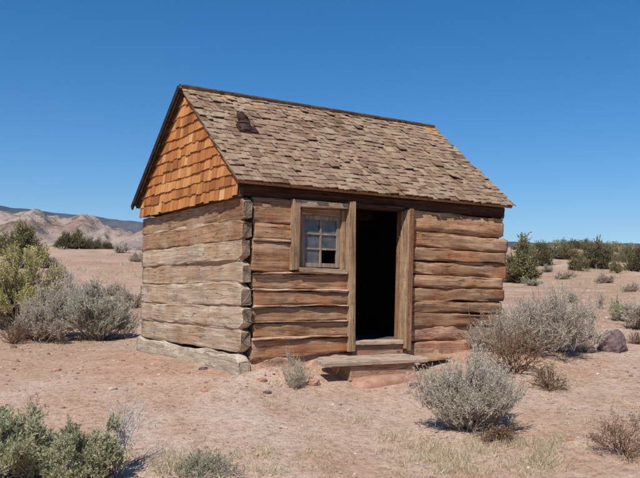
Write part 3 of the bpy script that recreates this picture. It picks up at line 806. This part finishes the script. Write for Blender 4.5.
def dead(name, label, cat, p, w, h, tm, seed, n=26, sub=4, rad=.005, up_=.6, emin=.15, group=None, lv_m=None, nl=0):
    """bare branching twigs; optional dry leaf scraps"""
    r = np.random.default_rng(seed); o = empty(name, p, label, cat, group)
    az_ = r.uniform(0, 2*math.pi, n); el = r.uniform(emin, max(1.35, emin+.25), n)
    d0 = np.stack([np.cos(az_)*np.cos(el), np.sin(az_)*np.cos(el), np.sin(el)], -1)
    Lh = 1/np.sqrt((np.cos(el)/(w/2))**2+(np.sin(el)/h)**2)*r.uniform(.6, 1.0, n)
    P0 = np.stack([r.normal(0, w*.03, n), r.normal(0, w*.03, n), np.full(n, -.02)], -1)
    segs = []; cur = P0; dr = d0; rd = np.full(n, rad); Ls = Lh
    tips = []
    for lev in range(sub):
        st_ = (Ls*(.42 if lev == 0 else .4))[:, None]
        nx = cur+unit(dr+r.normal(0, .16, dr.shape))*st_
        nx[:, 2] = np.maximum(nx[:, 2], .005)
        segs.append(prisms(cur, nx, rd, rd*.7, r.uniform(0, 1, len(cur))))
        k = 2
        cur = np.repeat(nx, k, 0); dr = unit(np.repeat(dr, k, 0)+r.normal(0, .42, (len(nx)*k, 3))+np.array([0, 0, .12*up_])); rd = np.repeat(rd*.68, k); Ls = np.repeat(Ls*.8, k)
        tips.append(nx)
    off = 0; V = []; Fc = []; A = []
    for v, f, a in segs: V.append(v); Fc.append(f+off); A.append(a); off += len(v)
    mesh_np('branches', np.concatenate(V), np.concatenate(Fc), tm, np.concatenate(A), parent=o)
    if lv_m is not None and nl:
        T = np.concatenate(tips[1:]); T = T[r.integers(0, len(T), nl)]+r.normal(0, .012, (nl, 3))
        v, f, a = leaves(T, r.normal(size=(nl, 3)), .022, .009, r, r.uniform(0, 1, nl))
        mesh_np('foliage', v, f, lv_m, a, parent=o)
    return o

# foreground left
p = at_depth(10, 5.5)
shrub('green_shrub', 'tall green and yellowish bush cut off by the lower left corner of the photo', 'shrub', p, .84, .47, M['sage_green'], M['twig'], 1, nc=85, nt=22, nl=18, leaf_l=.026, leaf_w=.009, spread=.17, stem=.006)
p = at_depth(80, 5.45)
shrub('green_shrub', 'lower olive bush just right of the corner bush in the foreground', 'shrub', p, .56, .36, M['sage_green'], M['twig'], 2, nc=56, nt=20, nl=17, leaf_l=.024, leaf_w=.009, spread=.18)
p = at_depth(104, 5.5)
dead('dead_shrub', 'dark brown dry twigs between the olive foreground bush and the bleached stalk', 'dead shrub', p, .34, .26, M['twig_brown'], 3, 20, 4, .005, lv_m=M['dry_leaf'], nl=500)
p = at_depth(124, 5.62)
dead('dead_stalk', 'bleached white dead stalk standing right of the foreground bushes', 'dead plant', p, .5, .50, M['twig_white'], 4, 9, 5, .0075, 2.2, 1.2)
p = ground_at(200, 474)
shrub('low_plant', 'low grey green plant at the bottom edge below the bare dirt yard', 'plant', p, .46, .07, M['weed'], M['twig'], 5, nc=40, nt=10, nl=7, leaf_l=.03, leaf_w=.006, spread=.5, upr=1.3, stem=.003)
p = ground_at(296, 388)
shrub('wispy_plant', 'wispy pale weed growing against the front wall left of the doorstep', 'plant', p, .38, .36, M['weed'], M['twig'], 6, nc=26, nt=9, nl=5, leaf_l=.022, leaf_w=.005, spread=.26, upr=1.2, stem=.003)

# left middle distance
p = at_depth(18, 15.3)
shrub('yellow_shrub', 'big yellow green brush at the left edge of the photo behind grey sage', 'shrub', p, px(p, 86), px(p, 78), M['yellow'], M['twig'], 7, lop=.1, nc=150, nt=22, nl=16, leaf_l=.045, leaf_w=.016, spread=.15, stem=.01)
p = ground_at(50, 341)
shrub('sagebrush', 'tan grey sagebrush left of the bluer one beyond the yard', 'sagebrush', p, px(p, 78), px(p, 54), M['sage_tan'], M['twig'], 8, nc=90, nt=20, nl=15, leaf_l=.035, leaf_w=.011, spread=.17, stem=.009, bare=.08, low=.25)
p = ground_at(97, 340)
shrub('sagebrush', 'bluish green sagebrush between the tan sagebrush and the gable wall', 'sagebrush', p, px(p, 74), px(p, 53), M['sage_blue'], M['twig'], 9, lop=.1, nc=110, nt=20, nl=16, leaf_l=.035, leaf_w=.011, spread=.17, stem=.009, low=.3)
p = ground_at(14, 344)
dead('dead_shrub', 'dark dry brush under the yellow green bush at the left edge', 'dead shrub', p, px(p, 40), px(p, 30), M['twig_brown'], 10, 40, 4, .008, lv_m=M['dry_leaf'], nl=500)
p = ground_at(126, 338)
dead('dead_shrub', 'small dry scrub between the bluish sagebrush and the gable wall', 'dead shrub', p, px(p, 22), px(p, 22), M['twig'], 12, 24, 4, .005, lv_m=M['sage_tan'], nl=500)

p = at_depth(74, 15.6)
shrub('sagebrush', 'grey sagebrush filling the gap behind the tan and the bluish ones', 'sagebrush', p, px(p, 78), px(p, 46), M['sage'], M['twig'], 25, nc=70, nt=20, nl=10, leaf_l=.035, leaf_w=.011, spread=.18, stem=.009, low=.2)
p = ground_at(30, 338)
shrub('sagebrush', 'pale low sagebrush at the left edge under the yellow green brush', 'sagebrush', p, px(p, 50), px(p, 32), M['sage_tan'], M['twig_brown'], 26, nc=50, nt=18, nl=9, leaf_l=.035, leaf_w=.011, spread=.18, stem=.009)
# right
p = ground_at(472, 430)
shrub('sagebrush', 'pale silvery sagebrush in front, right of the doorstep, nearest to the camera', 'sagebrush', p, px(p, 96), px(p, 68), M['sage'], M['twig'], 13, nc=110, nt=22, nl=14, leaf_l=.022, leaf_w=.0065, spread=.23, stem=.0065, low=.38, flat=1.0, lean=(-.08, .1), lop=.16, bare=.16)
p = ground_at(500, 440)
dead('dead_branch', 'brown fallen twigs on the ground at the foot of the silvery sagebrush', 'dead branches', p, px(p, 78), px(p, 13), M['twig_brown'], 14, 30, 4, .005, .1, lv_m=M['dry_leaf'], nl=1500)
p = ground_at(540, 349)
shrub('sagebrush', 'wide grey green sagebrush at the right front corner of the cabin', 'sagebrush', p, px(p, 108), px(p, 47), M['sage'], M['twig'], 15, nc=120, nt=20, nl=14, leaf_l=.028, leaf_w=.009, spread=.24, stem=.008, low=.2, bare=.12)
p = ground_at(500, 352)
shrub('sagebrush', 'thin pale sagebrush hiding the foot of the wall right of the door', 'sagebrush', p, px(p, 84), px(p, 46), M['sage'], M['twig'], 16, nc=60, nt=16, nl=7, leaf_l=.024, leaf_w=.008, spread=.25, stem=.006, bare=.3)
p = ground_at(514, 374)
dead('dead_shrub', 'tangled brown dead bush between the silvery sagebrush and the wide one', 'dead shrub', p, px(p, 76), px(p, 50), M['twig_brown'], 17, 22, 6, .012, .2, lv_m=M['dry_leaf'], nl=700)
p = ground_at(549, 389)
dead('dead_shrub', 'small low brown dry bush right of the tangled dead bush', 'dead shrub', p, px(p, 48), px(p, 26), M['twig_brown'], 18, 36, 4, .005, lv_m=M['dry_leaf'], nl=900)
p = ground_at(622, 455)
dead('dead_shrub', 'sparse dry twiggy bush near the lower right corner', 'dead shrub', p, px(p, 66), px(p, 50), M['twig_brown'], 19, 26, 5, .0045, lv_m=M['dry_leaf'], nl=900)
p = ground_at(621, 321)
shrub('small_shrub', 'small upright green shrub behind the dark boulder', 'shrub', p, px(p, 26), px(p, 22), M['sage_green'], M['twig'], 20, nc=30, nt=14, nl=8, leaf_l=.04, leaf_w=.012, spread=.3, upr=1.8)
p = ground_at(601, 309)
dead('dead_stalk', 'few dry pale stalks left of the small upright green shrub', 'dead plant', p, px(p, 30), px(p, 18), M['twig'], 21, 18, 4, .008, 1.5, 1.1)
p = ground_at(640, 330)
shrub('small_shrub', 'grey shrub cut by the right edge, level with the dark boulder', 'shrub', p, px(p, 34), px(p, 26), M['sage'], M['twig_brown'], 22, nc=34, nt=14, nl=8, leaf_l=.036, leaf_w=.011, spread=.25)
p = ground_at(637, 344)
dead('dead_shrub', 'dark low scrub under the grey shrub at the right edge', 'dead shrub', p, px(p, 20), px(p, 13), M['twig_brown'], 23, 30, 4, .006, lv_m=M['dry_leaf'], nl=500)
p = ground_at(585, 352)
dead('dead_shrub', 'dry brown stub of brush left of the dark boulder', 'dead shrub', p, px(p, 18), px(p, 14), M['twig'], 24, 26, 4, .005, lv_m=M['sage_tan'], nl=400)

# boulder
p = ground_at(612, 350)
b = MB(); v, f = stone_bm((0, 0, 0), (px(p, 31), px(p, 26), px(p, 30)), 402, 2.3, .17, 26, 16)
z_ = v[:, 2]; v[:, 0] *= np.interp(z_, [z_.min(), 0, z_.max()], [1, 1.05, .75]); v[:, 1] *= np.interp(z_, [z_.min(), 0, z_.max()], [1, 1, .7])
b.add(v+p+np.array([0, 0, px(p, 5)]), f); o = b.build('boulder', M['rock_dark'], None)
tag(o, 'dark purplish boulder on open ground right of the wide sagebrush', 'boulder')

# ------------------------------------------------------------------ junipers
def juniper(label, bx, by, wpx, hpx, lm, seed, depth=None, group='junipers on the slopes behind the cabin', key=None, name='juniper_tree'):
    p = at_depth(bx, depth) if depth else ground_at(bx, by)
    w = px(p, wpx); h = px(p, hpx)
    o = shrub(name, label, 'tree', p, w, h, lm, M['bark'], seed, group, key, seed*1.3, parts=('trunk', 'crown'),
              nc=90, nt=14, nl=12, leaf_l=.042*h, leaf_w=.022*h, spread=.2, upr=.4, stem=.02*h, low=.08, lop=.07)
    return o
J = M['juniper']; JO = M['juniper_olive']
juniper('big olive juniper right beside the right corner of the cabin', 520, 283, 30, 43, JO, 61)
juniper('dark juniper just behind the big olive one by the cabin corner', 541, 266, 26, 22, J, 62)
juniper('rounded olive juniper on the pale slope, second beyond the cabin corner one', 563, 259, 26, 17, JO, 63)
juniper('dense dark juniper standing tallest on the middle of the right slope', 596, 269, 26, 29, J, 64)
juniper('round grey green juniper in front of the dense dark one on the right slope', 579, 271, 18, 15, JO, 65)
juniper('tiny juniper right of the dense dark one on the right slope', 615, 273, 9, 12, JO, 66)
juniper('dark juniper cut by the right edge of the photo', 637, 272, 24, 24, J, 67)
juniper('spreading juniper low on the right slope near the right edge', 628, 262, 20, 14, JO, 68)
juniper('small dark juniper on the skyline above the rounded olive one', 572, 249, 18, 10, J, 69, depth=125)
juniper('dark juniper on the skyline directly above the dense dark one', 588, 248, 22, 12, J, 70, depth=135)
juniper('dark juniper at the edge of the yellow brush on the far left', 24, 275, 32, 44, JO, 71, depth=30)
juniper('grey topped juniper behind the dark one on the far left', 8, 250, 26, 24, JO, 72, depth=45)
juniper('leftmost dark juniper in the row on the crest of the left slope', 62, 248, 18, 15, J, 73, depth=57)
juniper('tallest juniper in the row on the crest of the left slope', 74, 248, 20, 18, JO, 74, depth=58)
juniper('low spreading juniper in the middle of the crest row on the left', 90, 248, 24, 12, J, 75, depth=59)
juniper('last juniper of the crest row, nearest to the cabin gable', 104, 248, 18, 11, J, 76, depth=60)

for k, (lab, bx, by, wp, hp, dp) in enumerate([
    ('olive juniper on the skyline just right of the cabin eave', 523, 245, 22, 9, 110), ('dark juniper on the skyline between the eave and the rounded olive juniper', 548, 248, 24, 11, 105),
    ('broad juniper in the band behind the dense dark one, to its right', 611, 255, 26, 13, 95), ('low juniper in the band right of the broad one', 634, 254, 22, 12, 100),
    ('low olive juniper on the pale slope between the rounded olive and the dense dark one', 576, 258, 16, 9, 85), ('small juniper on the skyline near the right edge', 620, 249, 20, 9, 140)]):
    juniper(lab, bx, by, wp, hp, JO if k % 2 == 0 else J, 63 if k % 2 == 0 else 64, depth=dp, key='far%d' % (k % 2))
# low bushes on the slopes: shared meshes
lows = [('low dusty bush high on the left slope below the crest junipers', 52, 268, 20, 8), ('low dark bush on the left slope above the bluish sagebrush', 60, 278, 24, 9),
        ('low tan bush on the left slope nearest to the cabin gable', 136, 262, 16, 9), ('low grey bush beside the back corner of the gable wall', 132, 308, 22, 12),
        ('low bush behind the bluish sagebrush on the left', 112, 296, 20, 10), ('low weedy bush on the flat right of the cabin corner', 563, 279, 18, 6),
        ('low grey bush on the pale slope below the dense dark juniper', 606, 283, 18, 6), ('low bush beyond the wide sagebrush near the right edge', 630, 292, 16, 7),
        ('low straw coloured bush halfway up the bare right slope', 548, 272, 12, 6), ('low bush on the left slope halfway to the crest', 120, 253, 14, 6),
        ('small grey bush between the boulder and the cabin on the flat', 572, 303, 16, 8), ('small bush just under the big olive juniper', 533, 286, 14, 7)]
for k, (lab, bx, by, wp, hp) in enumerate(lows):
    p = ground_at(bx, by); kd = k % 3
    shrub('low_bush', lab, 'bush', p, px(p, wp), px(p, hp), [M['sage_tan'], M['sage'], M['sage_blue']][kd], M['twig_brown'], 80+kd, 'low bushes scattered over the slopes', 'low%d' % kd, k*1.7,
          nc=30, nt=12, nl=8, leaf_l=.05, leaf_w=.018, spread=.35, stem=.01)

# far woodland (one mass of far trees), dry grass and gravel
for x_, y_, w_, h_, d_ in ((540, 252, 20, 10, 88), (556, 250, 18, 9, 100), (566, 250, 20, 9, 112), (600, 256, 22, 11, 90), (584, 254, 18, 9, 98), (608, 252, 20, 9, 118), (622, 257, 22, 11, 84), (630, 252, 18, 9, 108), (644, 258, 24, 13, 86), (534, 256, 16, 10, 78), (572, 255, 16, 8, 92), (590, 250, 20, 8, 125)):
    k = int(x_) % 2
    juniper('olive juniper in the crowded band of trees below the right skyline', x_, y_, w_, h_, JO if k == 0 else J, 63 if k == 0 else 64, depth=d_, key='far%d' % k, group='junipers in the band below the right skyline')
r = np.random.default_rng(77)
P = []; SZ = []
while len(P) < 1150:
    a = r.uniform(-30, 32); q = math.exp(r.uniform(math.log(165), math.log(520)))
    if a < 10 and q < 260: continue
    if a < 8 and r.random() < .6: continue
    X = CAM[0]+q*math.sin(R(a)+YAW); Y = CAM[1]+q*math.cos(R(a)+YAW)
    if vnoise(X*.02, Y*.02, 66) < -.08: continue
    P.append((X, Y, hz(X, Y))); SZ.append(r.uniform(.8, 2.1))
P = np.array(P); SZ = np.array(SZ); nl = 130
th = r.normal(size=(len(P), nl, 3)); th = unit(th); th[:, :, 2] = np.abs(th[:, :, 2])
rad = r.uniform(.5, 1, (len(P), nl, 1))**.5
Q = P[:, None]+th*rad*SZ[:, None, None]*np.array([1.1, 1.1, 1.25])
v, f, a = leaves(Q.reshape(-1, 3), (th+r.normal(0, .9, th.shape)).reshape(-1, 3),   .34, .28, r, np.clip(.45+r.normal(0, .2, len(P)*nl), 0, 1))
tag(mesh_np('far_woodland', v, f, JO, a), 'far off mass of dark junipers along the skyline', 'woodland', None, 'stuff')

def scatter_px(n, x0, x1, y0, y1, r, dens=None):
    out = []
    while len(out) < n:
        x, y = r.uniform(x0, x1), r.uniform(y0, y1)
        if dens and r.random() > dens(x, y): continue
        out.append((x, y))
    return out
# dry grass: blades in tufts
tuf = []
for (x0, x1, y0, y1, n) in ((385, 560, 436, 477, 120), (150, 330, 450, 477, 36), (560, 640, 395, 470, 14), (270, 318, 366, 392, 10), (560, 640, 296, 330, 40), (420, 600, 352, 400, 30),
                            (535, 640, 258, 296, 90), (60, 145, 250, 330, 80), (0, 150, 342, 356, 22), (250, 440, 385, 440, 8)):
    for (x, y) in scatter_px(n, x0, x1, y0, y1, r): 
        g = ground_at(x, y); tuf.append((g, depth_of(g)))
BP = []; BD = []; BL = []
for g, dp in tuf:
    nb = 46; s_ = r.uniform(.05, .13)*max(1, dp/14)
    o_ = r.normal(0, s_*.55, (nb, 3)); o_[:, 2] = -.01
    d_ = np.stack([r.normal(0, .5, nb), r.normal(0, .5, nb), np.ones(nb)], -1)
    BP.append(g+o_); BD.append(unit(d_)); BL.append(np.full(nb, s_))
BP = np.concatenate(BP); BD = np.concatenate(BD); BL = np.concatenate(BL)
v, f, a = leaves(BP, BD, BL*.72, BL*.035, r, r.uniform(0, 1, len(BP)))
tag(mesh_np('dry_grass', v, f, M['straw'], a), 'thin straw coloured dry grass scattered over the red dirt', 'grass', None, 'stuff')
# leaf litter and broken twigs under the near bushes
LP = []; 
for g, w_ in LITTER:
    n_ = int(220*min(2, w_)); a_ = r.uniform(0, 2*math.pi, n_); q_ = np.abs(r.normal(0, .42, n_))*w_
    LP.append(np.stack([g[0]+np.cos(a_)*q_, g[1]+np.sin(a_)*q_], -1))
d_ = np.exp(r.uniform(math.log(5), math.log(16), 420)); a_ = np.radians(r.uniform(-26, 26, 420))
q_ = np.stack([CAM[0]+d_*np.sin(a_+YAW), CAM[1]+d_*np.cos(a_+YAW)], -1)
q_ = q_[~((q_[:, 0] > -.1) & (q_[:, 0] < W+.1) & (q_[:, 1] > -.1) & (q_[:, 1] < D+.1))]
LP = np.concatenate(LP+[q_])
LZ = height(LP[:, 0], LP[:, 1])+.004
ld_ = np.stack([r.normal(size=len(LP)), r.normal(size=len(LP)), r.normal(0, .12, len(LP))], -1)
v, f, a = leaves(np.stack([LP[:, 0], LP[:, 1], LZ], -1), ld_, .055, .007, r, r.uniform(0, .8, len(LP)))
tag(mesh_np('leaf_litter', v, f, M['dry_leaf'], a), 'dry leaf and twig litter strewn under the sagebrushes', 'litter', None, 'stuff')
# gravel
vv, ff, aa = [], [], []
base_v, base_f = [], None
bv = []
for i in range(5):
    ph = -math.pi/2+math.pi*i/4
    for j in range(6): bv.append((math.cos(ph)*math.cos(j*math.pi/3), math.cos(ph)*math.sin(j*math.pi/3), math.sin(ph)))
bv = np.array(bv); bf = np.array([(i*6+j, i*6+(j+1) % 6, (i+1)*6+(j+1) % 6, (i+1)*6+j) for i in range(4) for j in range(6)])
ng = 6500
d_ = np.exp(r.uniform(math.log(4.6), math.log(22), ng)); a_ = np.radians(r.uniform(-27, 27, ng))
GX = CAM[0]+d_*np.sin(a_+YAW); GY = CAM[1]+d_*np.cos(a_+YAW)
ok = ~((GX > -.15) & (GX < W+.1) & (GY > -.15) & (GY < D+.1)); GX, GY, d_ = GX[ok], GY[ok], d_[ok]
cl = vnoise(GX*.9, GY*.9, 91)+.5; ok = r.random(len(GX)) < cl*1.3; GX, GY, d_ = GX[ok], GY[ok], d_[ok]
GZ = height(GX, GY); ng = len(GX)
sz = np.exp(r.normal(math.log(.0062), .5, ng))*np.clip(d_/8, .8, 2.2)
jit = 1+r.uniform(-.25, .25, (ng, len(bv), 1))
v = bv[None]*jit*sz[:, None, None]*np.stack([r.uniform(.8, 1.5, ng), r.uniform(.8, 1.4, ng), r.uniform(.4, .8, ng)], -1)[:, None]
v = v+np.stack([GX, GY, GZ+sz*.15], -1)[:, None]
f = (np.arange(ng)[:, None, None]*len(bv)+bf[None]).reshape(-1, 4)
tag(mesh_np('gravel', v.reshape(-1, 3), f, M['pebble'], np.repeat(r.uniform(0, 1, ng), len(bv))), 'fine gravel strewn over the bare dirt of the yard', 'gravel', None, 'stuff')

# single stones one can pick out
stones = [('dark stone on the yard between the gable wall and the weed', 267, 394, 8, 'rock_dark'), ('reddish stone right beside the wispy weed by the step', 313, 384, 16, 'stone_red'),
          ('flat reddish stone at the near corner of the cabin', 262, 381, 10, 'stone_red'), ('pale stone on the bare yard left of centre', 113, 390, 9, 'stone_pale'),
          ('pale stone at the bottom edge above the low grey green plant', 193, 430, 7, 'stone_pale'), ('brown stone on the yard below the near cabin corner', 205, 392, 8, 'stone_red'),
          ('brown stone on the yard in front of the sagebrushes on the left', 57, 371, 9, 'stone_red'), ('red stone on the yard below the bluish sagebrush', 140, 385, 8, 'stone_red'),
          ('dark stone lying under the outer end of the sill log', 203, 370, 9, 'rock_dark'), ('small dark stone at the right end of the doorstep slab', 414, 386, 10, 'rock_dark'),
          ('pale stone at the bottom centre of the yard', 256, 456, 6, 'stone_pale'), ('brown stone on the sand left of the sparse twiggy bush', 570, 441, 8, 'stone_red'),
          ('pale flat stone on the sand between the silvery sagebrush and the sparse bush', 575, 410, 9, 'stone_pale')]
for k, (lab, bx, by, wp, mm) in enumerate(stones):
    p = ground_at(bx, by); s_ = px(p, wp)
    o = stone('stone', p+np.array([0, 0, s_*.06]), (s_, s_*.75, s_*.5), 500+k, M[mm], None, 2.6, .2, k*1.1, smooth=False)
    tag(o, lab, 'stone', 'stones lying on the yard')

# ------------------------------------------------------------------ air
b = MB(); b.box((CAM[0], CAM[1], 195), (9200, 9200, 470))
m = bpy.data.materials.new('thin_desert_haze'); m.use_nodes = True; nt = m.node_tree
for n_ in list(nt.nodes):
    if n_.type == 'BSDF_PRINCIPLED': nt.nodes.remove(n_)
pv = nt.nodes.new('ShaderNodeVolumePrincipled'); pv.inputs['Color'].default_value = (.62, .78, 1, 1); pv.inputs['Density'].default_value = 8e-5; pv.inputs['Anisotropy'].default_value = .2
nt.links.new(pv.outputs[0], nt.nodes['Material Output'].inputs['Volume'])
hzb = b.build('haze', m); tag(hzb, 'thin bluish desert haze over the far hills', 'haze', None, 'stuff')

# ------------------------------------------------------------------ light
EL = R(50); sh_ = unit(np.array([-.80, -.60])); sd = np.array([sh_[0]*math.cos(EL), sh_[1]*math.cos(EL), math.sin(EL)])
ld = bpy.data.lights.new('sun', 'SUN'); ld.energy = 4.0; ld.angle = R(.53); ld.color = (1, .955, .89)
lo = bpy.data.objects.new('sun', ld); COL.objects.link(lo)
lo.rotation_euler = Vector((-sd[0], -sd[1], -sd[2])).to_track_quat('-Z', 'Y').to_euler()
wd = bpy.data.worlds.new('World'); S.world = wd; wd.use_nodes = True
nt = wd.node_tree; bg = nt.nodes['Background']
sk = nt.nodes.new('ShaderNodeTexSky'); sk.sky_type = 'NISHITA'; sk.sun_disc = False
sk.sun_elevation = EL; sk.sun_rotation = math.atan2(sh_[0], sh_[1])
sk.altitude = 1500; sk.air_density = 1.0; sk.dust_density = .15; sk.ozone_density = 3.0
hs = nt.nodes.new('ShaderNodeHueSaturation'); hs.inputs['Saturation'].default_value = 1.38; hs.inputs['Value'].default_value = .88
nt.links.new(sk.outputs[0], hs.inputs['Color']); nt.links.new(hs.outputs[0], bg.inputs[0]); bg.inputs[1].default_value = .10
S.view_settings.view_transform = 'Standard'; S.view_settings.look = 'None'; S.view_settings.gamma = 1; S.view_settings.use_curve_mapping = False
S.view_settings.exposure = 0.4
S.render.engine = 'CYCLES'; S.cycles.max_bounces = 6; S.cycles.use_denoising = True
